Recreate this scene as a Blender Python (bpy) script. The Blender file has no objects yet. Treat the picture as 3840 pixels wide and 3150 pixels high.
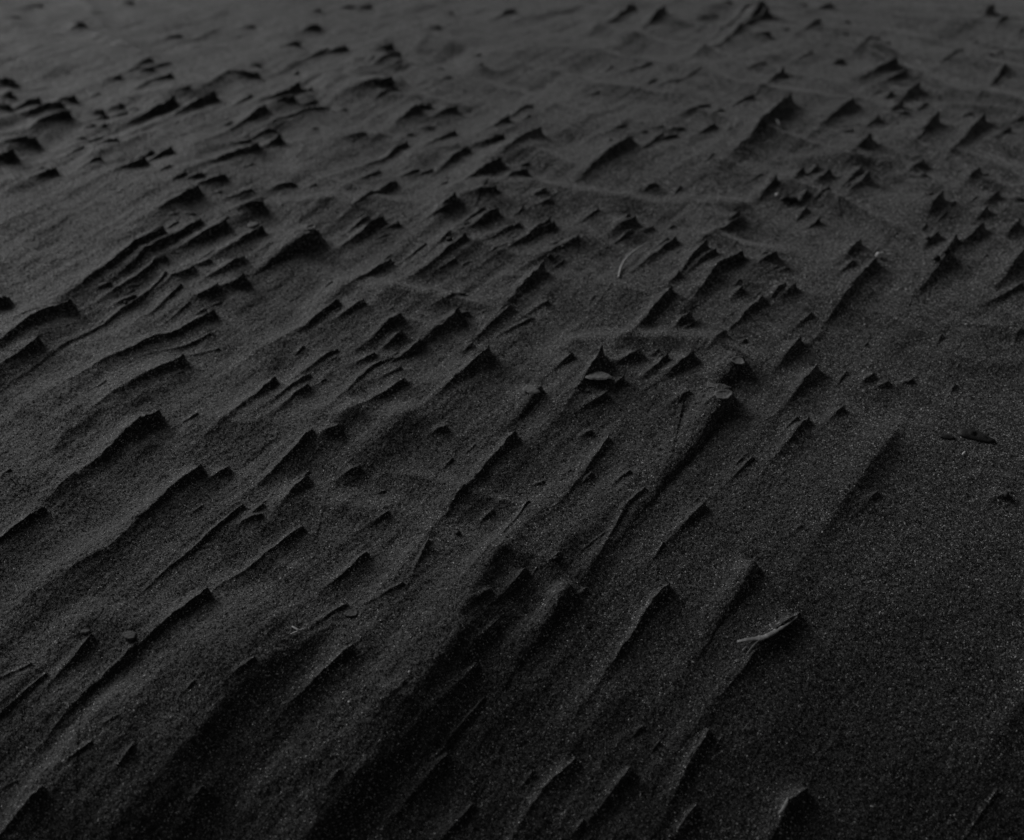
import bpy, math, random
import numpy as np
from mathutils import Vector, Matrix

# ------------------------------------------------------------------ camera, light, exposure
F = 5333.0                      # focal length in photo pixels (50 mm on 36 mm)
CX, CY = 1920.0, 1575.0
PITCH = math.radians(36.0)      # below the horizon
HC = 0.55                       # camera height above the sand, metres
scene = bpy.context.scene
C = scene.collection
cam = bpy.data.cameras.new('camera')
cam.lens = 50; cam.sensor_width = 36; cam.sensor_fit = 'HORIZONTAL'
cam.clip_start = 0.01; cam.clip_end = 500
cam.dof.use_dof = True; cam.dof.focus_distance = 0.865; cam.dof.aperture_fstop = 6.3
camo = bpy.data.objects.new('camera', cam); C.objects.link(camo)
camo.location = (0, 0, HC); camo.rotation_euler = (math.pi/2-PITCH, 0, 0)
scene.camera = camo

SUN_EL, SUN_AZ = math.radians(27), math.radians(-46)     # azimuth from +Y (view direction) towards -X is negative
w = bpy.data.worlds.new('World'); scene.world = w; w.use_nodes = True
nt = w.node_tree; bg = nt.nodes['Background']
sky = nt.nodes.new('ShaderNodeTexSky'); sky.sky_type = 'NISHITA'; sky.sun_disc = False
sky.sun_elevation = SUN_EL; sky.sun_rotation = SUN_AZ
sky.air_density = 1.0; sky.dust_density = 4.0
bw = nt.nodes.new('ShaderNodeRGBToBW')                   # the photograph is black and white: a neutral overcast sky
nt.links.new(sky.outputs[0], bw.inputs[0]); nt.links.new(bw.outputs[0], bg.inputs['Color'])
bg.inputs['Strength'].default_value = 0.06
sun = bpy.data.lights.new('sun', 'SUN'); sun.energy = 5.0; sun.angle = math.radians(28); sun.color = (1, 1, 1)
suno = bpy.data.objects.new('sun', sun); C.objects.link(suno)
sd = Vector((math.sin(SUN_AZ)*math.cos(SUN_EL), math.cos(SUN_AZ)*math.cos(SUN_EL), math.sin(SUN_EL)))
suno.rotation_euler = (-sd).to_track_quat('-Z', 'Y').to_euler()
vs = scene.view_settings; vs.view_transform = 'Standard'; vs.look = 'None'; vs.gamma = 1; vs.exposure = -1.72

# ------------------------------------------------------------------ helpers
sp, cp = math.sin(PITCH), math.cos(PITCH)
def ray(px, py):
    a, b = (px-CX)/F, -(py-CY)/F
    return np.array([a, b*sp+cp, b*cp-sp])
SX, SY = math.sin(SUN_AZ), math.cos(SUN_AZ)
def base(x, y):                                   # the gentle dome of the ground: slope .16 falling to -.2 towards the light
    d = np.clip(y, .2, 1.7); e = y-d
    near = np.clip((.66-y), 0, .35); n2 = 1/(1+np.exp((y-.85)/.09)); xc = np.clip(x, -.5, .5)
    return B0*d-B1*d*d/2+e*(B0-B1*d)-.60*near**2+(.03*xc*xc)*n2-.21
B0, B1 = .42, .37
def at(px, py, z=0.0):
    d = ray(px, py); b = 0.0
    for i in range(6):
        t = (z+b-HC)/d[2]; b = float(base(d[0]*t, d[1]*t)+broad(np.float64(d[0]*t), np.float64(d[1]*t)))
    return np.array([d[0]*t, d[1]*t]), t          # t = depth
def depth_of(y, z=0.0):
    return y*cp+(HC-z)*sp

rng = np.random.RandomState(7)
def lat_noise(x, y, seed):
    xi = np.floor(x); yi = np.floor(y)
    fx = (x-xi).astype(np.float32); fy = (y-yi).astype(np.float32)
    fx = fx*fx*fx*(fx*(fx*6-15)+10); fy = fy*fy*fy*(fy*(fy*6-15)+10)
    n = 256
    tab = np.random.RandomState(seed).rand(n, n).astype(np.float32)*2-1
    xi = xi.astype(np.int64) % n; yi = yi.astype(np.int64) % n
    x1 = (xi+1) % n; y1 = (yi+1) % n
    return (tab[xi, yi]*(1-fx)+tab[x1, yi]*fx)*(1-fy)+(tab[xi, y1]*(1-fx)+tab[x1, y1]*fx)*fy
def fbm(x, y, seed, octs=4, gain=0.5):
    r = 0; a = 1.0; s = 0
    for o in range(octs):
        c, q = math.cos(0.6*o), math.sin(0.6*o)
        r = r+a*lat_noise((x*c-y*q)*2**o+17.3*o, (x*q+y*c)*2**o+5.1*o, seed+o); s += a; a *= gain
    return r/s
def sstep(a, b, x):
    t = np.clip((x-a)/(b-a), 0, 1); return t*t*(3-2*t)

# ------------------------------------------------------------------ the ridges, read tile by tile
K = 2.116
def rows(ox, oy, txt):
    out = []
    for r in txt.replace('\n', ' ').split(';'):
        r = r.split()
        if not r: continue
        fl = ''
        if r[-1].isalpha(): fl = r.pop()
        v = [float(a) for a in r]
        h = v.pop()
        pts = [(ox+v[i]/K, oy+v[i+1]/K) for i in range(0, len(v), 2)]
        out.append((pts, h/K, fl))
    return out
R = []
R += rows(0, 0, '''330 5 90 80 40;1040 15 990 50 40;680 190 600 245 45;1430 235 1310 300 45;1740 205 1500 300 20;2000 170 1940 200 35;
2055 500 2010 530 40;1200 450 1100 520 45;1100 520 990 575 30;950 570 820 635 45;1210 515 1130 560 35;1345 480 1240 525 25;1355 560 1060 720 60;
90 580 -60 640 70;80 710 -40 770 65;70 805 -60 850 50;300 735 170 830 60;490 765 210 880 60;590 720 500 770 50;545 835 300 970 70;780 690 720 720 25;
800 800 700 850 50;940 770 860 810 45;1000 835 850 900 50;840 865 740 920 50;1050 925 960 970 30;740 945 680 980 35;830 950 760 990 30;
1380 745 1090 930 75;1270 895 1190 930 20;1500 695 1440 730 30;1705 715 1440 900 80;2040 570 1820 600 1690 680 50;2000 760 1830 880 40;1840 975 1780 1010 30;
2116 870 1860 1060 60;270 1020 60 1140 80;660 1025 560 1080 30;800 1030 650 1100 35;930 1090 760 1150 40;650 1130 490 1220 40;310 1145 240 1180 20;
90 1150 -100 1280 120;440 1300 270 1400 70;800 1245 640 1350 50;1210 1185 1130 1240 50;1150 1240 930 1390 70;1365 1180 1200 1280 60;1350 1330 1270 1370 25;
1480 1385 1370 1460 50;1610 1400 1500 1460 45;1790 1400 1620 1500 50;1980 1110 1890 1160 40;2050 1145 1680 1330 80;1580 1505 1320 1693 80;1760 1545 1700 1570 25;
2000 1530 1850 1600 30;2090 1600 1900 1693 60;800 90 600 130 15;1090 360 880 400 15;860 450 800 470 20;1590 360 1430 400 15''')
R += rows(1000, 0, '''820 5 720 70 50;470 15 430 50 35;430 75 360 120 40;420 185 340 240 45;255 290 110 375 60;490 365 240 520 50;630 350 490 430 60;
1000 330 880 400 60;1060 405 890 525 60;995 625 880 720 95;870 705 820 730 30;260 630 0 820 80;350 690 250 720 40;225 770 80 860 55;490 840 350 880 100 1000 35;
630 850 550 885 30;1200 820 1060 980 70;1300 805 1220 870 60;1510 810 1350 930 65;1475 80 1410 120 35;1370 210 1300 240 25;1290 280 1220 320 20;1970 35 1840 130 45;
1690 410 1630 440 25;1715 485 1630 560 45;1400 510 1330 540 25;1460 600 1420 630 25;2110 820 1950 935 50;1920 910 1780 1050 70;1880 1070 1650 1200 90;
2180 1010 1940 1220 90;1500 1035 1310 1190 60;1600 1180 1350 1390 60;1310 1000 1240 1030 25;1160 1060 1090 1095 35;1110 1130 820 1310 50;780 1050 680 1095 30;
900 1350 740 1470 30;1210 1345 1080 1410 35;1310 1345 1220 1400 45;1030 1445 760 1620 45;1860 1310 1640 1480 70;2070 1390 1940 1480 65;2080 1325 2010 1370 30;
1440 1435 1380 1460 25;1430 1480 1360 1530 30;1500 1595 1390 1733 80;1820 1540 1720 1600 60;230 1470 80 1540 40;390 1500 300 1540 25;250 90 150 160 15;110 1080 -130 1250 80''')
R += rows(2000, 0, '''815 5 500 240 70;1050 65 870 240 70;1200 0 1050 60 35;1850 15 1700 180 90;1730 30 1480 260 40;1865 80 1500 340 1220 490 60;1570 30 1510 70 30;
1450 110 1410 135 20;1880 255 1780 310 45;1850 490 1760 540 30;1990 520 1800 730 80;2050 755 1600 1230 100;1750 745 1610 840 50;1400 825 1260 900 30;970 620 840 700 30;
930 500 740 550 25;1330 550 1200 640 1000 690 20;740 990 640 1050 30;785 1070 450 1400 75;900 1030 850 1060 25;1020 1000 940 1025 25;1030 1050 860 1190 35;
1140 1045 1030 1110 40;1190 1000 1140 1035 35;1450 970 1330 1060 40;1930 1390 1820 1540 75;985 1455 900 1520 35;520 720 420 760 20;100 1550 0 1620 40;140 1615 60 1680 40;
770 1670 650 1833 80;1640 1640 1560 1760 70''')
R += rows(2840, 0, '''400 20 340 50 35;610 0 500 60 40;510 120 320 290 55;740 140 650 175 40;620 220 540 280 45;730 225 650 290 50;520 220 470 260 30;240 220 160 250 30;
980 285 820 380 30;1060 320 990 360 40;440 390 300 480 30;560 340 490 370 20;690 460 600 520 40;1120 425 860 640 100;1190 540 1060 640 50;1295 600 1160 770 90;
1080 715 1030 770 40;1165 770 1080 880 60;770 780 550 1000 60;1210 860 1140 900 30;970 910 880 1010 50;1455 840 1300 1090 110;760 1035 690 1070 30;905 1070 780 1230 85;
1825 835 1540 1230 90;1720 840 1630 900 25;2020 965 1900 1080 60;2116 900 2050 940 40;1880 40 1770 170 80;1985 110 1840 280 70;1740 265 1690 290 30;1755 325 1690 370 35;
1640 360 1490 460 40;1980 490 1840 670 45;1945 400 1920 430 25;1870 430 1850 450 20;835 1285 680 1500 70;900 1320 700 1570 100;375 1305 270 1450 75;590 1315 480 1450 75;
400 1500 340 1600 55;570 1480 450 1590 40;400 1600 340 1693 50;1330 1250 1260 1330 60;1330 1370 1260 1400 50;1770 1330 1720 1410 60;1480 1510 1370 1693 100;1400 1520 1310 1600 60;
1930 1490 1840 1600 70;1835 1610 1790 1693 60;2116 1560 2070 1590 40''')
R += rows(0, 800, '''1300 140 950 360 600 600 70;1600 60 1300 250 1000 450 60;1540 20 1490 45 30;1410 30 1350 55 20;1800 75 1500 260 65;2085 100 1780 310 85;1690 295 1560 380 30;
1670 360 1560 430 40;1315 335 900 600 45;1320 470 940 750 300 1200 38;1540 420 1300 560 50;1660 455 1600 500 30;1940 330 1700 500 60;1440 560 1180 760 50;
1940 475 1640 660 90;1730 560 1630 660 70;870 520 760 590 45;1070 600 920 690 45;560 645 400 790 0 1080 105;320 780 160 860 40;60 640 -150 800 100;310 1000 150 1140 0 1260 75;
1690 755 1250 950 800 1200 400 1440 80;1500 710 1300 840 25;1450 1090 1150 1310 820 1530 90;1730 1040 1460 1100 25;1270 1570 1120 1700 560 2150 110;840 1345 790 1380 20;
1680 930 1450 1020 1200 1100 30;650 2010 300 2300 20''')
R += rows(1000, 800, '''405 130 0 400 100 r;925 45 620 270 75;1060 115 950 170 40;990 385 760 560 45;1270 285 1140 380 25;1580 215 1280 480 70;1730 0 1560 140 40;
1840 5 1660 150 70;1610 125 1560 160 30;1440 0 1300 100 40;2010 120 1780 240 40;1970 245 1750 380 30;2250 60 1990 280 70;2200 400 1950 700 1700 1000 115;1500 415 1350 500 25;
560 680 250 950 85;770 730 600 850 60;1070 825 850 1020 70;1080 960 950 1080 60;1525 755 1420 910 1250 1060 110;1600 790 1540 830 45;1740 795 1660 830 30;1220 1035 1020 1200 50;
560 1085 350 1250 40;350 1280 130 1460 45;75 1295 -50 1420 -400 1720 85;860 1105 700 1220 50;1000 1155 860 1230 650 1450 40;1070 1245 940 1330 35;1100 1350 830 1540 50;1765 1075 1700 1210 1380 1480 120 n;
1950 750 1640 1050 50;2110 850 1880 990 30''')
R += rows(2000, 800, '''170 95 0 200 75;360 210 120 370 40;820 0 650 150 85;1135 170 830 460 85;1070 170 830 380 600 640 30;1380 240 1180 500 70;1450 300 1240 500 55;
1665 320 1450 480 1250 740 85;1940 315 1800 450 60;1160 480 1080 600 70;1100 620 950 810 820 950 75;1250 810 1160 920 75;1530 950 1440 1030 65;1820 670 1640 880 65;
2000 580 1890 700 60;2080 580 1980 700 65;1660 610 1600 690 50;1650 0 1400 190 60;310 1150 200 1260 55;550 1095 480 1290 150 n;860 1070 700 1220 80;1070 1110 890 1330 85;
1280 1095 1100 1290 85;1440 1220 1370 1300 40;1650 1130 1400 1420 90 r;1550 1390 1280 1800 950 2200 105 r;1240 1430 1080 1560 50;720 1335 600 1460 65;620 1310 480 1400 30;
580 1450 370 1600 65;380 1400 320 1460 50;50 1390 -100 1600 75 r;120 720 -60 840 40''')
R += rows(2840, 800, '''500 15 400 110 60;160 320 20 440 70;825 200 770 310 90;950 350 820 510 500 960 80;1450 115 1350 260 70;1590 150 1180 740 80;1530 290 1250 680 60;
1810 45 1650 220 80;2100 10 2000 150 80;2120 280 1900 600 90;2116 530 1850 720 60;430 790 330 900 50;345 995 210 1180 65;485 1190 280 1480 85;930 1270 850 1350 50;
1240 1310 1190 1350 40;1050 1330 960 1390 40;690 1540 560 1680 70;1210 1590 1010 1870 700 2280 80 b;410 1620 200 1900 75''')
R += rows(0, 1600, '''350 630 0 900 70;540 420 430 500 25;1600 310 1400 500 850 1000 400 1250 110;1820 310 1700 420 60;1930 620 1300 1180 50;2080 690 1900 790 60;
2400 770 1750 1270 55;1650 1285 1350 1530 1000 1800 110''')
R += rows(1000, 1600, '''365 50 20 400 60;570 20 440 100 70;320 360 180 560 95;740 320 640 400 50;970 680 870 760 40;940 510 880 540 25;1430 20 1350 80 50;
1980 35 1750 330 1500 600 1250 920 100;2080 600 1700 1040 40;800 990 530 1250 60;1290 900 1200 1100 50;1080 1240 780 1420 50;2060 1140 1850 1400 70;1830 1570 1600 1840 70;
690 1440 450 1650 0 1980 -500 2450 -1256 3280 230 b;640 1390 400 1560 60''')
R += rows(2000, 1600, '''470 30 380 90 50;600 90 400 400 240 590 45;300 350 250 390 25;80 430 20 470 35;770 370 650 480 45;885 495 750 650 520 1050 80;1360 610 1110 900 80;
1740 240 1580 420 50;300 1270 20 1693 95 r;1080 1250 950 1410 650 1850 100;1760 1090 1500 1500 85 r;200 1040 160 1090 40;2120 1480 1900 1670 1620 2000 110;560 850 350 1050 30;
200 620 -200 900 -500 1400 -620 1750 -1100 2400 -1750 3280 205 b''')
R += rows(2840, 1600, '''960 520 880 610 45;350 790 320 820 30;2000 530 1940 570 50''')
R += rows(0, 2350, '''720 30 480 330 90;1080 95 700 460 400 800 120;360 330 0 680 75;240 260 0 400 60;2020 230 1880 360 80;720 910 560 1040 60;930 700 840 760 40;
120 1180 -100 1300 60;340 1250 0 1650 110''')
R += rows(1000, 2350, '''690 150 420 400 200 620 110;1670 320 1350 680 90;1730 580 1400 1000 60;1440 1020 1200 1280 1040 1500 120;1640 1400 1400 1693 80''')
R += rows(2000, 2350, '''1400 810 1290 1020 1130 1330 120;340 1050 80 1300 -100 1600 110;770 1130 500 1500 100;870 780 800 860 50;1300 1400 1100 1693 80''')
R += rows(2840, 2350, '''400 1270 250 1430 120 1693 150;1900 1300 1700 1600 50''')

BROAD = []; BR2 = []
def polydist(x, y, p):
    seg = p[1:]-p[:-1]; ls = np.linalg.norm(seg, axis=1); bd = np.full(np.shape(x), 1e9); S = np.zeros(np.shape(x)); D = np.zeros(np.shape(x)); c0 = 0
    for q in range(len(seg)):
        e = seg[q]/ls[q]; qx = x-p[q, 0]; qy = y-p[q, 1]
        s = qx*e[0]+qy*e[1]; d = -qx*e[1]+qy*e[0]
        sc = np.clip(s, -1e9 if q == 0 else 0, ls[q] if q < len(seg)-1 else 1e9)
        dd = np.hypot(s-sc, d); u = dd < bd
        bd = np.where(u, dd, bd); S = np.where(u, sc+c0, S); D = np.where(u, np.sign(d)*dd, D); c0 += ls[q]
    return S, D, ls.sum()
def broad(x, y):
    z = 0.0
    for p, H in BROAD:
        S, D, Lt = polydist(x, y, p); t = np.clip(S/Lt, 0, 1)
        wr = H*(.3+.75*sstep(0, .5, t)); wl = H*(.6+2.6*sstep(0, .4, t))
        q = np.where(D > 0, D/wr, -D/wl)
        c = np.where(D > 0, np.exp(-(np.sqrt(q*q+.14)-.374)*1.15), np.exp(-q*q*.6))
        z = z+H*(.04+.96*sstep(.0, .5, t))*(1-.35*t)*sstep(-1.0*H, .3*H, S)*c*np.exp(-np.maximum(S-Lt, 0)/.05)
    for p, A in LEDGE:
        y_ = np.asarray(y)
        if y_.ndim == 2:
            i0_, i1_ = np.searchsorted(yv, [p[:, 1].min()-.16, p[:, 1].max()+.06])
            zz = np.zeros(y_.shape); zz[i0_:i1_] = ledge(np.asarray(x)[i0_:i1_], y_[i0_:i1_], p, A); z = z+zz
        elif p[:, 1].min()-.2 < y_ < p[:, 1].max()+.1: z = z+ledge(x, y, p, A)
    return z
def ledge(x, y, p, A):
    S, D, Lt = polydist(x, y, p)
    S = S+np.where(D < 0, -D*.5, 0)
    e = sstep(0, .045, S)*sstep(Lt+.02, Lt-.03, S)
    return 1.6*A*e*np.where(D > 0, 1-sstep(0, .020, D), np.exp(-np.abs(D)/.045)*sstep(-.15, -.08, D))
LEDGE = []
ridges = []
for q_, A_ in ((((590, 665), (720, 612), (880, 640), (1010, 655)), .0032), (((580, 870), (720, 872), (880, 895)), .0028), (((1090, 760), (1250, 722), (1440, 722), (1580, 765)), .0034),
        (((470, 1062), (620, 1052), (840, 1075)), .0022), (((420, 470), (540, 444), (700, 436), (860, 440)), .003), (((960, 322), (1060, 318), (1160, 350)), .003), (((590, 158), (720, 182), (830, 186)), .004),
        (((1560, 345), (1700, 338), (1830, 345)), .003), (((1850, 222), (1980, 220), (2116, 245), (2250, 260)), .004), (((880, 420), (1100, 408), (1330, 432), (1560, 430)), .0026), (((260, 350), (380, 352), (520, 400)), .003),
        (((1640, 78), (1750, 90), (1860, 118)), .004), (((1330, 500), (1480, 510), (1640, 540)), .0026), (((700, 205), (850, 215), (960, 225)), .003), (((180, 215), (300, 205), (420, 190)), .003), (((20, 1345), (180, 1300), (330, 1310)), .0022)):
    LEDGE.append((np.array([at(a*1.815, b*1.815-8)[0] for a, b in q_]), A_))
R.sort(key=lambda r: 'b' not in r[2])
for pts, h, fl in R:
    if 'b' not in fl and BR2: BROAD += BR2; BR2 = []
    _, dep = at(*pts[0])
    # h is the height of the shaded face in the photo
    d = ray(*pts[0]); sl = math.hypot(d[0], d[1])/np.linalg.norm(d)
    fac = (0.70+.22*min(max((dep-.9)/.4, 0), 1))
    if 'b' not in fl: fac *= 1-.18*float(sstep(1500, 1900, pts[0][1]))-.38*float(sstep(2000, 2450, pts[0][1]))
    H = fac*h*dep/F/sl
    p = [at(pts[0][0], pts[0][1], H)[0]]
    n = len(pts)
    for i in range(1, n):
        zz = H*0.55*(1-i/(n-1)) if n > 2 else 0
        p.append(at(pts[i][0], pts[i][1], zz)[0])
    p = np.array(p)
    if 'b' in fl:
        p = np.array([at(a, b, 0)[0] for a, b in pts]); BR2.append((p, H)); continue
    L = np.linalg.norm(p[-1]-p[0])
    p[-1] = p[-1]+(p[-1]-p[-2])/max(np.linalg.norm(p[-1]-p[-2]), 1e-6)*max(0.30*L, 3.2*H-L)
    ridges.append(dict(p=p, H=H, fl=fl, pk=None, img=pts, hp=h))
# wind direction as a smooth field
A = []; B = []
for r in ridges:
    v = r['p'][-1]-r['p'][0]; L = np.linalg.norm(v)
    a = math.atan2(v[1], v[0]); a = a if a < 0 else a-2*math.pi
    A.append(np.array([1, r['p'][0][0], r['p'][0][1]])*L); B.append(a*L)
W = np.linalg.lstsq(np.array(A), np.array(B), rcond=None)[0]
def wind(x, y): return W[0]+W[1]*np.clip(x, -.9, .9)+W[2]*np.clip(y, 0, 2.2)
# small unnamed ones between and outside the frame
NSEEN = len(ridges)
rr = random.Random(11)
for r in ridges[:NSEEN]:
    if r['H'] < .003 or 'b' in r['fl']: continue
    e = r['p'][1]-r['p'][0]; e = e/np.linalg.norm(e); pe = np.array([-e[1], e[0]])
    for q in range(rr.choice([0, 0, 1, 1, 2] if r['img'][0][1] < 1250 else [0, 0, 0, 1, 1] if r['img'][0][1] < 1700 else [0, 0, 0, 0, 1])):
        h2 = min(r['H'], .010)*rr.uniform(.18, .5)
        c = r['p'][0]+pe*rr.choice([-1, 1])*r['H']*rr.uniform(.9, 3.5)+e*r['H']*rr.uniform(-2, 4)
        a = math.atan2(e[1], e[0])+rr.gauss(0, .08)
        ridges.append(dict(p=np.array([c, c+np.array([math.cos(a), math.sin(a)])*h2*rr.uniform(3, 9)]), H=h2, fl='', img=[(0, 0)], hp=0))
for i in range(620):
    px = rr.uniform(-1300, 5100); py = rr.uniform(-650, 3600)
    inside = -60 < px < 3900 and -60 < py < 3200
    if inside and (rr.random() < 0.6 or px > 2900 and py > 1700): continue
    p0, dep = at(px, py)
    a = wind(p0[0], p0[1])+rr.gauss(0, .07)
    H = (rr.uniform(.0012, .0030) if inside else rr.uniform(.003, .011)*(1 if rr.random() < .6 else .5))
    L = H*rr.uniform(3, 8)
    p1 = p0+np.array([math.cos(a), math.sin(a)])*L
    ridges.append(dict(p=np.array([p0, p1]), H=H, fl='', img=[(px, py)], hp=H*F/dep))

# ------------------------------------------------------------------ the sand surface as one height field
NX, NY = 1750, 1500
py_ = np.linspace(3520, -560, NY-24)
beta = PITCH+np.arctan((py_-CY)/F)
yv = HC/np.tan(beta)
near = yv[0]-np.cumsum(0.01*1.55**np.arange(8))[::-1]
far = yv[-1]+np.cumsum(0.01*1.55**np.arange(16))
yv = np.concatenate([near, yv, far])
uc = np.linspace(-1.0, 1.0, NX-24)*2950/F
ex = np.cumsum(0.004*1.75**np.arange(12))
ul = np.concatenate([uc[0]-ex[::-1], uc, uc[-1]+ex])
depv = np.maximum(depth_of(np.maximum(yv, yv[8])), 0.3); depv = np.minimum(depv, depth_of(yv[-17])*1.6)
X = (ul[None, :]*depv[:, None]); Y = np.repeat(yv[:, None], NX, 1)
core = (sstep(.92, .74, np.abs(ul)*F/2950)[None, :]*0+1)*1.0
fade = sstep(8.0, 2.5, np.hypot(X, Y))
a0 = float(wind(0.0, 0.9)); ca, sa = math.cos(a0), math.sin(a0)
U = X*ca+Y*sa; V = -X*sa+Y*ca                       # along / across the wind
Z = (0.0060*fbm(X/0.20, Y/0.20, 3, 3)+0.0004*fbm(U/0.05, V/0.0065, 91, 2)+0.0021*fbm(U/0.13+fbm(X/.1, Y/.1, 8, 2), V/0.019+.6*fbm(X/.12, Y/.12, 9, 2), 55, 2)*sstep(-.45, .25, fbm(X/.16, Y/.16, 13, 2))+0.0033*fbm(U/0.20+.8*fbm(X/.15,Y/.15,5,2), V/0.045+.5*fbm(X/.2,Y/.2,6,2), 21, 3)+0.0058*(1-np.abs(fbm(V/0.15, U/0.07, 33, 3))*1.6))
Z -= float(Z.mean()); Z *= 1-.65*sstep(.0, .14, X)*sstep(.95, .70, Y)
fine = 0.00042*fbm(U/0.0045, V/0.013, 41, 3)*(0.5+0.5*lat_noise(U/.05, V/.05, 77))+0.00030*fbm(X/0.0022, Y/0.0022, 52, 2)
jag1 = fbm(X/0.0035, Y/0.0035, 61, 3); jag2 = fbm(X/0.012, Y/0.012, 71, 3)
acc = np.zeros_like(Z); best = np.zeros_like(Z); lab = np.full(Z.shape, -1, np.int32); swell = np.zeros_like(Z); scour = np.zeros_like(Z)
for k, r in enumerate(ridges):
    H = r['H']; p = r['p']; rd = 'r' in r['fl']
    m = 12*H; en = p[-1]+(p[-1]-p[-2])/np.linalg.norm(p[-1]-p[-2])*.10; pp_ = np.vstack([p, en])
    y0, y1 = pp_[:, 1].min()-m, pp_[:, 1].max()+m
    x0, x1 = pp_[:, 0].min()-m, pp_[:, 0].max()+m
    i0, i1 = np.searchsorted(yv, [y0, y1])
    if i1-i0 < 2: continue
    dmin, dmax = depv[i0], depv[min(i1, NY-1)]
    j0 = np.searchsorted(ul, min(x0/dmin, x0/dmax)); j1 = np.searchsorted(ul, max(x1/dmin, x1/dmax))
    if j1-j0 < 2: continue
    sl = (slice(i0, i1), slice(j0, j1))
    x = X[sl]; y = Y[sl]
    # distance to the ridge line
    seg = p[1:]-p[:-1]; ls = np.linalg.norm(seg, axis=1); Ld = ls.sum()
    ext = min(1.9*Ld, .10); seg[-1] *= 1+ext/ls[-1]; ls[-1] += ext; Lt = ls.sum()
    bd = np.full(x.shape, 1e9); S = np.zeros(x.shape); D = np.zeros(x.shape); c0 = 0
    jl = jag2[sl]
    for q in range(len(seg)):
        e = seg[q]/ls[q]
        qx = x-p[q, 0]; qy = y-p[q, 1]
        s = qx*e[0]+qy*e[1]; d = qx*(-e[1])+qy*e[0]
        lo = -1e9 if q == 0 else 0
        sc = np.clip(s, lo, ls[q] if q < len(seg)-1 else 1e9)
        dd = np.hypot(s-sc, d)
        u = dd < bd
        bd = np.where(u, dd, bd); S = np.where(u, sc+c0, S); D = np.where(u, np.sign(d)*dd, D)
        c0 += ls[q]
    t = np.clip(S/Lt, 0, 1)
    Hj = min(H, .008); D = D+H*0.15*jl*sstep(0, .1, t)+Hj*.12*jag1[sl]
    S2 = S+Hj*0.25*jag1[sl]
    rp = np.random.RandomState(k)
    pk = rp.choice([.05, .12, .25, .38, .5])
    if len(p) > 3: pk = .5
    if rd: pk = .25
    if 'n' in r['fl']: pk = .62
    td = np.clip(S/Ld, 0, 1)
    prof = pk*np.exp(-np.maximum(S, 0)/(H*(.9 if not rd else 2.5)))+(1-pk)*(.68*(1-td)**rp.uniform(.6, 1.0)*(1-.0*td)+.32*(1-t)**1.5)
    if 'b' in r['fl']: prof = (.30+.70*sstep(.0, .42, t))*(1-.35*t)
    prof *= (1+0.16*jl*(1-.4*t))
    front = sstep(-(0.24 if 'b' not in r['fl'] else .6)*H-.0005, 0.06*H, S2)
    # D < 0 : the side towards the photo's upper left or lower right, depending on direction
    grow = 0.36+.30*sstep(0, .35, td)+.9*t*t
    wr = H*0.55*grow*rp.uniform(.8, 1.3); wl = H*1.05*grow*rp.uniform(.8, 1.5)
    if rd: wr = H*.6*(1+.3*t); wl = H*1.7*(1+1.1*t)
    if 'n' in r['fl']: wr *= .6; wl *= .45
    wd = np.where(D > 0, wr, wl)
    q = np.abs(D)/wd
    if rd:
        cr_ = np.where(q < 1, np.sqrt(np.clip(1-q**2.6, 0, 1)), 0)*0.9+.1*np.exp(-q*q)
        cs = np.where(D > 0, cr_, np.exp(-q**2*.9))
    else:
        ce = np.exp(-np.sqrt(q*q+.03)*1.05+.18)*(1-sstep(2.0, 4.0, q))
        rnd_ = .004+.6*t*t
        q3 = np.sqrt(q*q+rnd_)-np.sqrt(rnd_)*.6
        cl = np.exp(-np.maximum(q3, 0)*(1.5-.2*sstep(0, .5, t)))*(1-sstep(2.0, 4.0, q))
        ce = .45*ce+.55*np.exp(-q*q*.8)
        cs = np.where(D > 0, cl, ce)
    hh = H*prof*front*cs
    hh = np.where(S > Lt, hh*np.exp(-(S-Lt)/(H*.8)), hh)
    acc[sl] += np.maximum(hh, 0)**3
    bb = best[sl]; u = hh > bb
    best[sl] = np.where(u, hh, bb)
    if k < NSEEN:
        lm = u & (hh > max(.16*H, .0007)); lab[sl] = np.where(lm, k, lab[sl])
    else:
        lm = u & (hh > .0009); lab[sl] = np.where(lm, -1, lab[sl])
    if H > .0025:
        sw = 0.34*H*np.exp(-(D/(2.2*H))**2)*(1-t*.9)*sstep(-.3*H, 2.2*H, S2)*sstep(Lt, Lt*.6, S)
        swell[sl] += (sw*(1-sstep(3.6, 4.9, np.abs(D)/H)))**2.5
        so = np.exp(-((S+1.3*H)/(1.0*H))**2-(D/(1.6*H))**2)
        scour[sl] += .10*H*so
rid = acc**(1/3)
Z = Z+rid+swell**.4-np.minimum(scour, .0015)+fine+0.07*np.minimum(rid, .006)*jag1
Z = Z*fade+base(X, Y)+broad(X, Y)
# normals of the whole sheet, so that the ridges cut out of it meet it without a seam
P = np.stack([X, Y, Z], -1).astype(np.float64)
gx = np.empty_like(P); gy = np.empty_like(P)
gx[:, 1:-1] = P[:, 2:]-P[:, :-2]; gx[:, 0] = P[:, 1]-P[:, 0]; gx[:, -1] = P[:, -1]-P[:, -2]
gy[1:-1] = P[2:]-P[:-2]; gy[0] = P[1]-P[0]; gy[-1] = P[-1]-P[-2]
N = np.cross(gx, gy); N /= np.linalg.norm(N, axis=2, keepdims=True)

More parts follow.
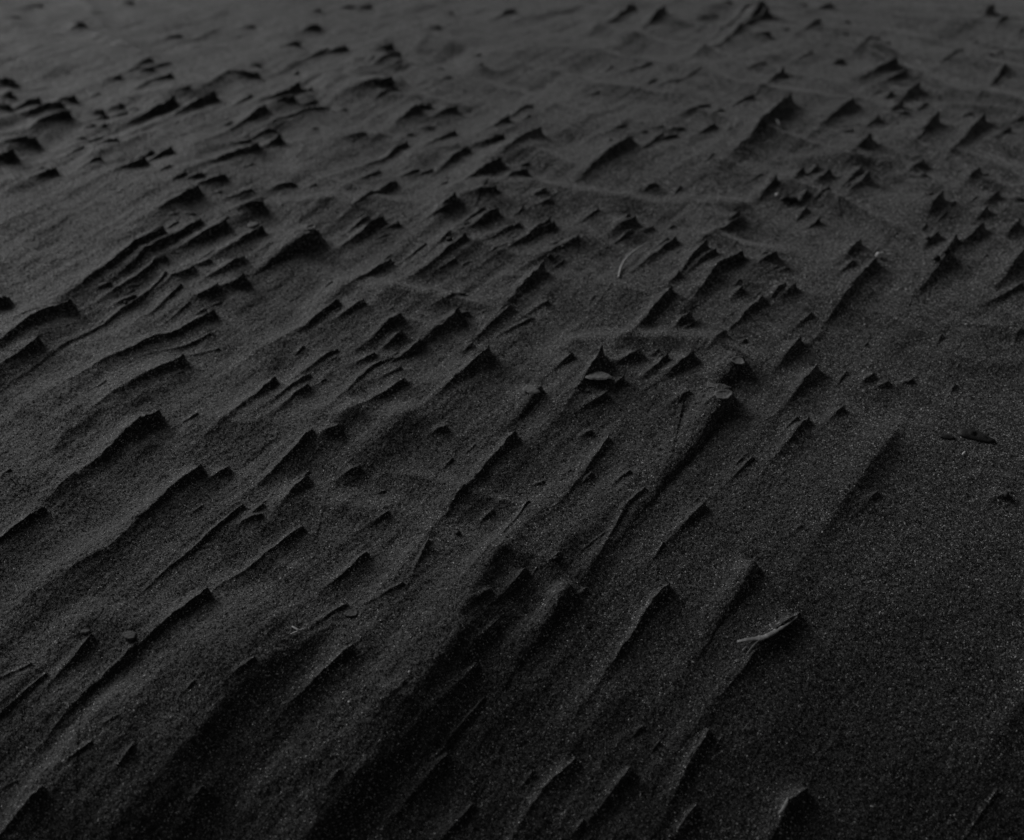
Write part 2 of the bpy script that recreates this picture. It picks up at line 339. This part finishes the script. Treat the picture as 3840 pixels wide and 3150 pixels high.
def height(x, y):
    i = int(np.clip(np.searchsorted(yv, y)-1, 0, NY-2)); fy = (y-yv[i])/(yv[i+1]-yv[i])
    dep = depv[i]*(1-fy)+depv[i+1]*fy
    u = x/dep; j = int(np.clip(np.searchsorted(ul, u)-1, 0, NX-2)); fx = (u-ul[j])/(ul[j+1]-ul[j])
    return float((Z[i, j]*(1-fx)+Z[i, j+1]*fx)*(1-fy)+(Z[i+1, j]*(1-fx)+Z[i+1, j+1]*fx)*fy)
def hit(px, py):
    d = ray(px, py); t0 = (HC-.06)/-d[2]; t1 = (HC+.09)/-d[2]
    for t in np.linspace(t0, t1, 1200):
        q = d*t
        if q[2]+HC <= height(q[0], q[1]): return Vector((q[0], q[1], q[2]+HC)), t
    q = d*t1; return Vector((q[0], q[1], height(q[0], q[1]))), t1

# ------------------------------------------------------------------ materials
def new_mat(name):
    m = bpy.data.materials.new(name); m.use_nodes = True
    n = m.node_tree; return m, n, n.nodes['Principled BSDF']
def sand_material():
    m, n, b = new_mat('black_sand'); nd = n.nodes; lk = n.links
    geo = nd.new('ShaderNodeNewGeometry')
    def vor(scale):
        v = nd.new('ShaderNodeTexVoronoi'); v.inputs['Scale'].default_value = scale
        lk.new(geo.outputs['Position'], v.inputs['Vector']); return v
    def mth(op, a, bb=None, c=None):
        q = nd.new('ShaderNodeMath'); q.operation = op
        for i, s in enumerate((a, bb, c)):
            if s is None: continue
            if isinstance(s, (int, float)): q.inputs[i].default_value = s
            else: lk.new(s, q.inputs[i])
        return q.outputs[0]
    v1 = vor(2700); v2 = vor(1450)
    rnd = nd.new('ShaderNodeSeparateColor'); lk.new(v1.outputs['Color'], rnd.inputs[0])
    rnd2 = nd.new('ShaderNodeSeparateColor'); lk.new(v2.outputs['Color'], rnd2.inputs[0])
    # most grains black, some grey, a few pale; the palest also stand in for glints
    r1 = nd.new('ShaderNodeValToRGB'); e = r1.color_ramp
    e.elements[0].position = 0; e.elements[0].color = (.009,)*3+(1,)
    e.elements[1].position = 1; e.elements[1].color = (.32,)*3+(1,)
    for ps, c in ((.50, .018), (.80, .05), (.95, .20)):
        q = e.elements.new(ps); q.color = (c, c, c, 1)
    lk.new(rnd.outputs[0], r1.inputs[0])
    r2 = nd.new('ShaderNodeValToRGB'); e = r2.color_ramp  # multiplies the grain colour; its top end is painted glints
    e.elements[0].position = 0.0; e.elements[0].color = (.40,)*3+(1,)
    e.elements[1].position = 1; e.elements[1].color = (14.0,)*3+(1,)
    for ps, c in ((.60, .60), (.86, 1.2), (.925, 8)):
        q = e.elements.new(ps); q.color = (c, c, c, 1)
    pn = nd.new('ShaderNodeTexNoise'); pn.inputs['Scale'].default_value = 14; pn.inputs['Detail'].default_value = 3
    lk.new(geo.outputs['Position'], pn.inputs['Vector'])
    mr = nd.new('ShaderNodeMapRange'); mr.inputs[1].default_value = .38; mr.inputs[2].default_value = .60; mr.inputs[3].default_value = .93; mr.inputs[4].default_value = 1.0
    lk.new(pn.outputs[0], mr.inputs[0]); lk.new(mth('MULTIPLY', rnd2.outputs[0], mr.outputs[0]), r2.inputs[0])
    mx = nd.new('ShaderNodeMix'); mx.data_type = 'RGBA'; mx.clamp_result = True; mx.blend_type = 'MULTIPLY'; mx.inputs[0].default_value = 1
    lk.new(r1.outputs[0], mx.inputs[6]); lk.new(r2.outputs[0], mx.inputs[7])
    lk.new(mx.outputs[2], b.inputs['Base Color'])
    rg = mth('MULTIPLY_ADD', rnd2.outputs[1], .45, .38); lk.new(rg, b.inputs['Roughness'])
    b.inputs['Specular IOR Level'].default_value = 0.22; b.inputs['Sheen Weight'].default_value = .42; b.inputs['Sheen Roughness'].default_value = .4
    # each grain is a small tilted facet
    sub = nd.new('ShaderNodeVectorMath'); sub.operation = 'SUBTRACT'; sub.inputs[1].default_value = (.5, .5, .5)
    lk.new(v2.outputs['Color'], sub.inputs[0])
    scl = nd.new('ShaderNodeVectorMath'); scl.operation = 'SCALE'; scl.inputs[3].default_value = 1.0
    lk.new(sub.outputs[0], scl.inputs[0])
    no = nd.new('ShaderNodeTexNoise'); no.inputs['Scale'].default_value = 900; no.inputs['Detail'].default_value = 2
    lk.new(geo.outputs['Position'], no.inputs['Vector'])
    hgt = mth('ADD', mth('MULTIPLY', v2.outputs['Distance'], -.5), no.outputs[0])
    bp = nd.new('ShaderNodeBump'); bp.inputs['Strength'].default_value = .8; bp.inputs['Distance'].default_value = .0004
    lk.new(hgt, bp.inputs['Height'])
    ad = nd.new('ShaderNodeVectorMath'); ad.operation = 'ADD'
    lk.new(bp.outputs[0], ad.inputs[0]); lk.new(scl.outputs[0], ad.inputs[1])
    nr = nd.new('ShaderNodeVectorMath'); nr.operation = 'NORMALIZE'; lk.new(ad.outputs[0], nr.inputs[0])
    lk.new(nr.outputs[0], b.inputs['Normal'])
    return m
SAND = sand_material()
def plain(name, c0, c1, scale, rough, bump=.0003):
    m, n, b = new_mat(name); nd = n.nodes; lk = n.links
    geo = nd.new('ShaderNodeNewGeometry')
    no = nd.new('ShaderNodeTexNoise'); no.inputs['Scale'].default_value = scale; no.inputs['Detail'].default_value = 4
    lk.new(geo.outputs['Position'], no.inputs['Vector'])
    r = nd.new('ShaderNodeValToRGB'); e = r.color_ramp.elements
    e[0].position = .35; e[0].color = (c0,)*3+(1,); e[1].position = .65; e[1].color = (c1,)*3+(1,)
    lk.new(no.outputs[0], r.inputs[0]); lk.new(r.outputs[0], b.inputs['Base Color'])
    b.inputs['Roughness'].default_value = rough
    bp = nd.new('ShaderNodeBump'); bp.inputs['Strength'].default_value = .6; bp.inputs['Distance'].default_value = bump
    lk.new(no.outputs[0], bp.inputs['Height']); lk.new(bp.outputs[0], b.inputs['Normal'])
    return m
SHELL = plain('weathered_shell', .11, .21, 900, .75)
PALE = plain('pale_pebble', .45, .75, 500, .5)
CRUST = plain('sandy_crust', .04, .11, 1200, .8)
STRAW = plain('dry_straw', .32, .50, 400, .6)
LEAF = plain('dry_leaf', .15, .27, 350, .7)
DARK = plain('dark_stone', .006, .016, 600, .7)

# ------------------------------------------------------------------ mesh of the sand: the sheet, the largest ridges as its parts
quads_i, quads_j = np.meshgrid(np.arange(NY-1), np.arange(NX-1), indexing='ij')
idx = np.arange(NY*NX).reshape(NY, NX)
Q = np.stack([idx[:-1, :-1], idx[:-1, 1:], idx[1:, 1:], idx[1:, :-1]], -1).reshape(-1, 4)
QL = lab[:-1, :-1].reshape(-1)
PV = P.reshape(-1, 3).astype(np.float32); NV = N.reshape(-1, 3).astype(np.float32)
def mesh_from(name, q, parent=None):
    used, inv = np.unique(q, return_inverse=True)
    inv = inv.reshape(-1).astype(np.int32)
    me = bpy.data.meshes.new(name)
    me.vertices.add(len(used)); me.vertices.foreach_set('co', PV[used].ravel())
    me.loops.add(len(inv)); me.loops.foreach_set('vertex_index', inv)
    me.polygons.add(len(q)); me.polygons.foreach_set('loop_start', np.arange(0, len(inv), 4, dtype=np.int32))
    me.polygons.foreach_set('use_smooth', np.ones(len(q), bool))
    me.update(calc_edges=True)
    me.normals_split_custom_set_from_vertices(NV[used])
    me.materials.append(SAND)
    o = bpy.data.objects.new(name, me); C.objects.link(o)
    if parent: o.parent = parent
    return o
# ranking by how large each shows
cnt = np.bincount(QL[QL >= 0], minlength=NSEEN)
inimg = np.zeros(NSEEN)
for k in range(NSEEN):
    xs = [a for a, b in ridges[k]['img']]; ys = [b for a, b in ridges[k]['img']]
    if max(xs) > 20 and min(xs) < 3820 and min(ys) < 3130 and max(ys) > 10: inimg[k] = 1
order = np.argsort(-(cnt*inimg))
big = [int(k) for k in order[:100] if cnt[k] > 60]
isbig = np.zeros(NSEEN+1, bool); isbig[big] = True
small_mask = (QL >= 0) & ~isbig[QL]
ground = mesh_from('sand', Q[(QL < 0)])
ground['kind'] = 'structure'
o = mesh_from('small_sand_ridges', Q[small_mask], ground); o['kind'] = 'stuff'
RIDGE = {}
for k in big:
    RIDGE[k] = mesh_from('sand_ridge', Q[QL == k], ground)
    RIDGE[k]['group'] = 'wind-carved ridges of black sand'

# ------------------------------------------------------------------ things lying on the sand
import bmesh
from mathutils import noise as mn
def link(name, bm, m, label=None, cat=None, group=None, parent=None):
    bmesh.ops.recalc_face_normals(bm, faces=bm.faces)
    me = bpy.data.meshes.new(name); bm.to_mesh(me); bm.free()
    for p in me.polygons: p.use_smooth = True
    me.materials.append(m)
    o = bpy.data.objects.new(name, me); C.objects.link(o)
    if label: o['label'] = label
    if cat: o['category'] = cat
    if group: o['group'] = group
    if parent: o.parent = parent
    return o
def place(o, loc): o.location = loc; return o

def cap(px, py, rpx, label, tilt=0.0, roll=0.0, rim=0.0, thick=.3, seed=1, mat=None, name='shell_fragment', cat='shell', group='flat shell fragments capping the sand ridges', lift=0.2, asp=.85):
    """an irregular flat fragment, dished if rim > 0; tilt leans it towards the camera"""
    p, t = hit(px, py); r = rpx*t/F
    bm = bmesh.new(); n = 40; rings = 9; top = []; bot = []
    rnd = random.Random(seed)
    ph = [rnd.uniform(0, 6.28) for _ in range(4)]
    def rad(a): return 1+.10*math.sin(2*a+ph[0])+.07*math.sin(3*a+ph[1])+.04*math.sin(5*a+ph[2])+.03*math.sin(9*a+ph[3])
    th = thick*r
    ct = bm.verts.new((0, 0, th*.5)); cb = bm.verts.new((0, 0, -th*.5))
    for k in range(1, rings+1):
        f = k/rings; rt = []; rb = []
        for i in range(n):
            a = 2*math.pi*i/n; q = rad(a)*r*f
            x, y = q*math.cos(a), q*math.sin(a)*asp
            e = (1-f**6)**.5 if f < 1 else 0
            up = rim*r*max(0, f-.55)/.45*(.65+.35*math.sin(a*1+ph[0]))
            nz = .05*r*mn.noise(Vector((x, y, seed))*(3/r))
            rt.append(bm.verts.new((x, y, th*.5*e+up+nz))); rb.append(bm.verts.new((x, y, -th*.5*e+up*.8+nz)))
        top.append(rt); bot.append(rb)
    for i in range(n):
        j = (i+1) % n
        bm.faces.new((ct, top[0][i], top[0][j])); bm.faces.new((cb, bot[0][j], bot[0][i]))
        for k in range(rings-1):
            bm.faces.new((top[k][i], top[k+1][i], top[k+1][j], top[k][j]))
            bm.faces.new((bot[k][j], bot[k+1][j], bot[k+1][i], bot[k][i]))
        bm.faces.new((top[-1][i], bot[-1][i], bot[-1][j], top[-1][j]))
    o = link(name, bm, mat or SHELL, label, cat, group)
    o.rotation_euler = (tilt, roll, 0); o.location = p+Vector((0, 0, th*lift))
    return o
def pebble(px, py, rpx, label, mat, sq=(1, .9, .75), seed=1, rot=0.0, name='pebble', cat='pebble', group=None, lift=.45):
    p, t = hit(px, py); r = rpx*t/F
    bm = bmesh.new(); bmesh.ops.create_icosphere(bm, subdivisions=3, radius=r)
    for v in bm.verts:
        d = v.co.normalized(); k = 1+.28*mn.noise(d*1.3+Vector((seed*3.1, 0, 0)))+.10*mn.noise(d*3.5+Vector((0, seed, 0)))
        v.co = Vector((v.co.x*sq[0], v.co.y*sq[1], v.co.z*sq[2]))*k
    o = link(name, bm, mat, label, cat, group)
    o.rotation_euler = (0, 0, rot); o.location = p+Vector((0, 0, r*sq[2]*lift))
    return o
def tube(pts, rad, flat=.6, n=10, bm=None, wob=.12, seed=0):
    """a tapering stem through 3-D points (Catmull-Rom), wider than it is thick"""
    P3 = [Vector(p) for p in pts]; m = len(P3); path = []
    for i in range(m-1):
        a, b, c, d = P3[max(i-1, 0)], P3[i], P3[i+1], P3[min(i+2, m-1)]
        for s in range(8):
            u = s/8
            path.append((.5*((2*b)+(c-a)*u+(2*a-5*b+4*c-d)*u*u+(3*b-a-3*c+d)*u**3), rad[i]*(1-u)+rad[i+1]*u))
    path.append((P3[-1], rad[-1]))
    if bm is None: bm = bmesh.new()
    prev = None; N_ = len(path)
    for k, (p, r) in enumerate(path):
        tg = (path[min(k+1, N_-1)][0]-path[max(k-1, 0)][0]).normalized()
        sd_ = tg.cross(Vector((0, 0, 1))).normalized(); up = sd_.cross(tg)
        r = r*(1+wob*mn.noise(Vector((k*.6, seed, 0))))*(.55 if k in (0, N_-1) else 1)
        ring = [bm.verts.new(p+sd_*(r*math.cos(2*math.pi*i/n))+up*(r*flat*math.sin(2*math.pi*i/n))) for i in range(n)]
        if prev:
            for i in range(n): bm.faces.new((prev[i], prev[(i+1) % n], ring[(i+1) % n], ring[i]))
        else: bm.faces.new(ring[::-1])
        prev = ring
    bm.faces.new(prev)
    return bm
def pts3(px, lifts):
    out = []
    for (x, y), l in zip(px, lifts):
        p, t = hit(x, y)
        d = ray(x, y); p = p-Vector(d)*(l/abs(d[2]))        # lifted above the sand along the line of sight
        out.append(p)
    return out, t
def slab(outline, thick, label, cat, name, mat, group=None, z0=.0006, curl=0.0):
    pp = [hit(x, y) for x, y in outline]; c = sum((p for p, t in pp), Vector())/len(pp)
    bm = bmesh.new(); n = len(pp); top = []; bot = []; it = []; ib = []
    def bump(v): return .0006*mn.noise(v*150)
    for p, t in pp:
        q = p-c; zz = c.z+.4*(p.z-c.z)-c.z
        top.append(bm.verts.new((q.x, q.y, zz+z0+curl+bump(p)))); bot.append(bm.verts.new((q.x, q.y, zz+z0-thick*.6+curl)))
        it.append(bm.verts.new((q.x*.6, q.y*.6, zz*.5+z0+thick*.7+bump(p*1.7)))); ib.append(bm.verts.new((q.x*.6, q.y*.6, zz*.5+z0-thick)))
    for i in range(n):
        j = (i+1) % n
        bm.faces.new((it[i], it[j], top[j], top[i])); bm.faces.new((top[i], top[j], bot[j], bot[i])); bm.faces.new((bot[i], bot[j], ib[j], ib[i]))
    bm.faces.new(it); bm.faces.new(ib[::-1])
    bmesh.ops.triangulate(bm, faces=[f for f in bm.faces if len(f.verts) > 4])
    bmesh.ops.subdivide_edges(bm, edges=bm.edges[:], cuts=1, use_grid_fill=True, smooth=.6)
    return place(link(name, bm, mat, label, cat, group), c)

GC = 'flat shell fragments capping the sand ridges'
cap(2243, 1417, 44, 'wide flat grey disc lying level just below the small sharp sand horn in the middle', tilt=-.08, thick=.22, seed=3, asp=.75, lift=.9)
cap(2767, 1357, 27, 'round dished fragment with a raised rim, upper of the pair on neighbouring ridge ends', tilt=.15, rim=.35, seed=5)
cap(2713, 1484, 31, 'largest dished fragment, capping the broad rounded ridge with a wide black shadow', tilt=.2, rim=.28, seed=8)
cap(2667, 1447, 17, 'small pale chip directly up and left of the largest dished fragment', tilt=.1, rim=.2, seed=9)
cap(1992, 1461, 31, 'flat grey fragment on the blunt ridge end left of the level disc', tilt=.05, thick=.22, seed=12)
cap(2198, 1463, 13, 'tiny grey chip on a low bump below the level disc', seed=13, mat=CRUST)
cap(1166, 856, 17, 'blurred pale ring-like fragment on the end of a thick dark ridge', tilt=.1, rim=.5, seed=14)
cap(948, 843, 21, 'blurred pale flat fragment at the end of a ridge among the left cluster of ridges', seed=15)
cap(1222, 1311, 24, 'thin pale flake lying flat on sand behind a slim ridge, left of centre', thick=.16, seed=16, asp=.6, mat=CRUST)
cap(487, 2386, 27, 'rough grey fragment crowning the long shadowed ridge at the lower left', thick=.5, seed=17, rim=.1, mat=CRUST)
cap(322, 2368, 17, 'small grey fragment on the ridge end furthest left of the two lower-left capped ridges', thick=.5, seed=18, mat=CRUST)
cap(1318, 2302, 24, 'grey fragment at the head of the long ridge beside the crossed pale twig', thick=.3, seed=21, rim=.2, mat=CRUST)

pebble(3293, 964, 13, 'bright white pebble perched on the end of a long slim ridge', PALE, seed=2, sq=(.85, .9, 1.05))
GD = 'small black pebbles scattered among the ridges'
for (x, y, r, s, l) in ((1685, 902, 13, 3, 'round black pebble at the left foot of a blunt ridge end, upper centre'),
        (2060, 962, 10, 4, 'black pebble just above the tall blunt ridge end, upper centre'),
        (2110, 928, 9, 5, 'small oval black pebble, higher of two lying above the blunt ridge end'),
        (3513, 972, 13, 6, 'round black pebble, lower of two on the dark ridge at the right'),
        (3549, 947, 15, 7, 'knobbly black pebble, upper of two on the dark ridge at the right'),
        (472, 1138, 9, 8, 'tiny black pebble on the lit flank of a long ridge at the left'),
        (1716, 2001, 12, 9, 'lone black pebble sunk in smooth sand between two long ridges'),
        (2085, 2098, 11, 10, 'black pebble in the shaded hollow below centre'),
        (3773, 1860, 15, 11, 'black pebble lying near the right edge of the smooth sand'),
        (3479, 897, 10, 12, 'jagged black pebble behind the dark ridge at the right')):
    pebble(x, y, r, l, DARK, seed=s, rot=s, sq=(1, .8, .8), group=GD)
GP = 'single pale grains on the black sand'
for (x, y, r, s, l) in ((3623, 1218, 5, 3, 'white grain in the dark smooth sand far right'),
        (3243, 1218, 3.5, 4, 'faint white grain on the sand right of the white-tipped ridge'),
        (1110, 278, 13, 5, 'blurred pale pebble standing behind a dark ridge, top left'),
        (2914, 734, 9, 6, 'pale pebble touching the upper end of the black flat chip'),
        (2638, 1556, 4, 7, 'white grain on the lit flank of the broad rounded ridge'),
        (1535, 2521, 5.5, 8, 'out-of-focus white grain in the dark foreground, right of two'),
        (1309, 2633, 5, 9, 'out-of-focus white grain in the dark foreground, left of two'),
        (3084, 1997, 3.5, 10, 'white grain on the smooth sand right of centre')):
    pebble(x, y, r, l, PALE if s != 5 else SHELL, seed=s, rot=s, name='pale_grain' if r < 8 else 'pebble', cat='grain' if r < 8 else 'pebble', group=GP if r < 8 else None)

# pale straw bent over the sand
p, t = pts3([(2319, 1041), (2331, 998), (2354, 963), (2388, 935), (2425, 914), (2440, 909)], [.0004, .0025, .004, .0045, .003, .0])
link('straw', tube(p, [x*t/F for x in (3.8, 4.2, 4.0, 3.4, 2.4, 1.6)], .9, seed=3), STRAW, 'thin pale curved straw arching over the sand beside a pointed ridge', 'straw')
# forked dry twig caught on the ridge at the lower right
p, t = pts3([(2764, 2406), (2800, 2399), (2850, 2394), (2884, 2381), (2940, 2349), (2990, 2312)], [.002, .0028, .0015, .0012, .001, .0008])
tw = link('twig', tube(p, [x*t/F for x in (7, 9, 13, 11, 6, 3)], .35, wob=.5, seed=5), LEAF, 'pale forked twig lying along the ridge crest at the lower right', 'twig')
for q, rr_ in (([(2784, 2440), (2808, 2418), (2845, 2397)], (4, 6, 5)), ([(2803, 2448), (2822, 2424), (2850, 2396)], (2, 3, 4))):
    p2, t = pts3(q, [.0006, .0012, .0018]); link('side_shoot', tube(p2, [x*t/F for x in rr_], .5, seed=7), LEAF, parent=tw)
p, t = pts3([(1094, 2348), (1118, 2362), (1152, 2376)], [.002, .003, .0015])
tw = link('twig', tube(p, [x*t/F for x in (2.5, 4.5, 3)], .6, seed=8), STRAW, 'short pale crossed twig on a blunt ridge end, bottom left of centre', 'twig')
p, t = pts3([(1150, 2352), (1124, 2363), (1088, 2378)], [.001, .003, .001]); link('side_shoot', tube(p, [x*t/F for x in (2, 3, 2)], .6), STRAW, parent=tw)
p, t = pts3([(2920, 3052), (2936, 3034), (2948, 3012), (2955, 2990)], [.0015, .0025, .002, .0005])
link('twig', tube(p, [x*t/F for x in (5, 7.5, 7, 2)], .5, seed=9), LEAF, 'blurred pale sliver on the foreground ridge at the bottom right', 'twig')
p, t = pts3([(2912, 447), (2922, 463), (2934, 482)], [.002, .003, .001])
link('twig', tube(p, [x*t/F for x in (4, 6, 4)], .6, seed=10), SHELL, 'short blurred pale splinter below a tall dark ridge, upper right', 'twig')
p, t = pts3([(3608, 1706), (3614, 1699), (3620, 1692)], [.0006, .0008, .0005])
link('shell_sliver', tube(p, [x*t/F for x in (2, 4.5, 2)], .5), PALE, 'tiny white sliver just below the black flat flake at the right', 'shell')
T = lambda ox, oy, q: [(ox+a/K, oy+b/K) for a, b in q]
slab(T(2840, 1600, [(1590, 60), (1640, 18), (1720, 20), (1790, 55), (1850, 90), (1893, 130), (1830, 132), (1730, 110), (1650, 92)]), .0011, 'long black flat flake lying on the smooth sand at the right', 'flake', 'black_flake', DARK)
slab(T(2840, 1600, [(1435, 76), (1490, 68), (1560, 82), (1555, 100), (1490, 100)]), .0008, 'small thin black flake left of the long black flake', 'flake', 'black_flake', DARK)
slab(T(2000, 0, [(1955, 1600), (1990, 1580), (2040, 1582), (2095, 1590), (2085, 1612), (2020, 1618), (1965, 1620)]), .0022, 'black flat chip with a pale pebble at its end, upper right', 'flake', 'black_flake', DARK, z0=.003)
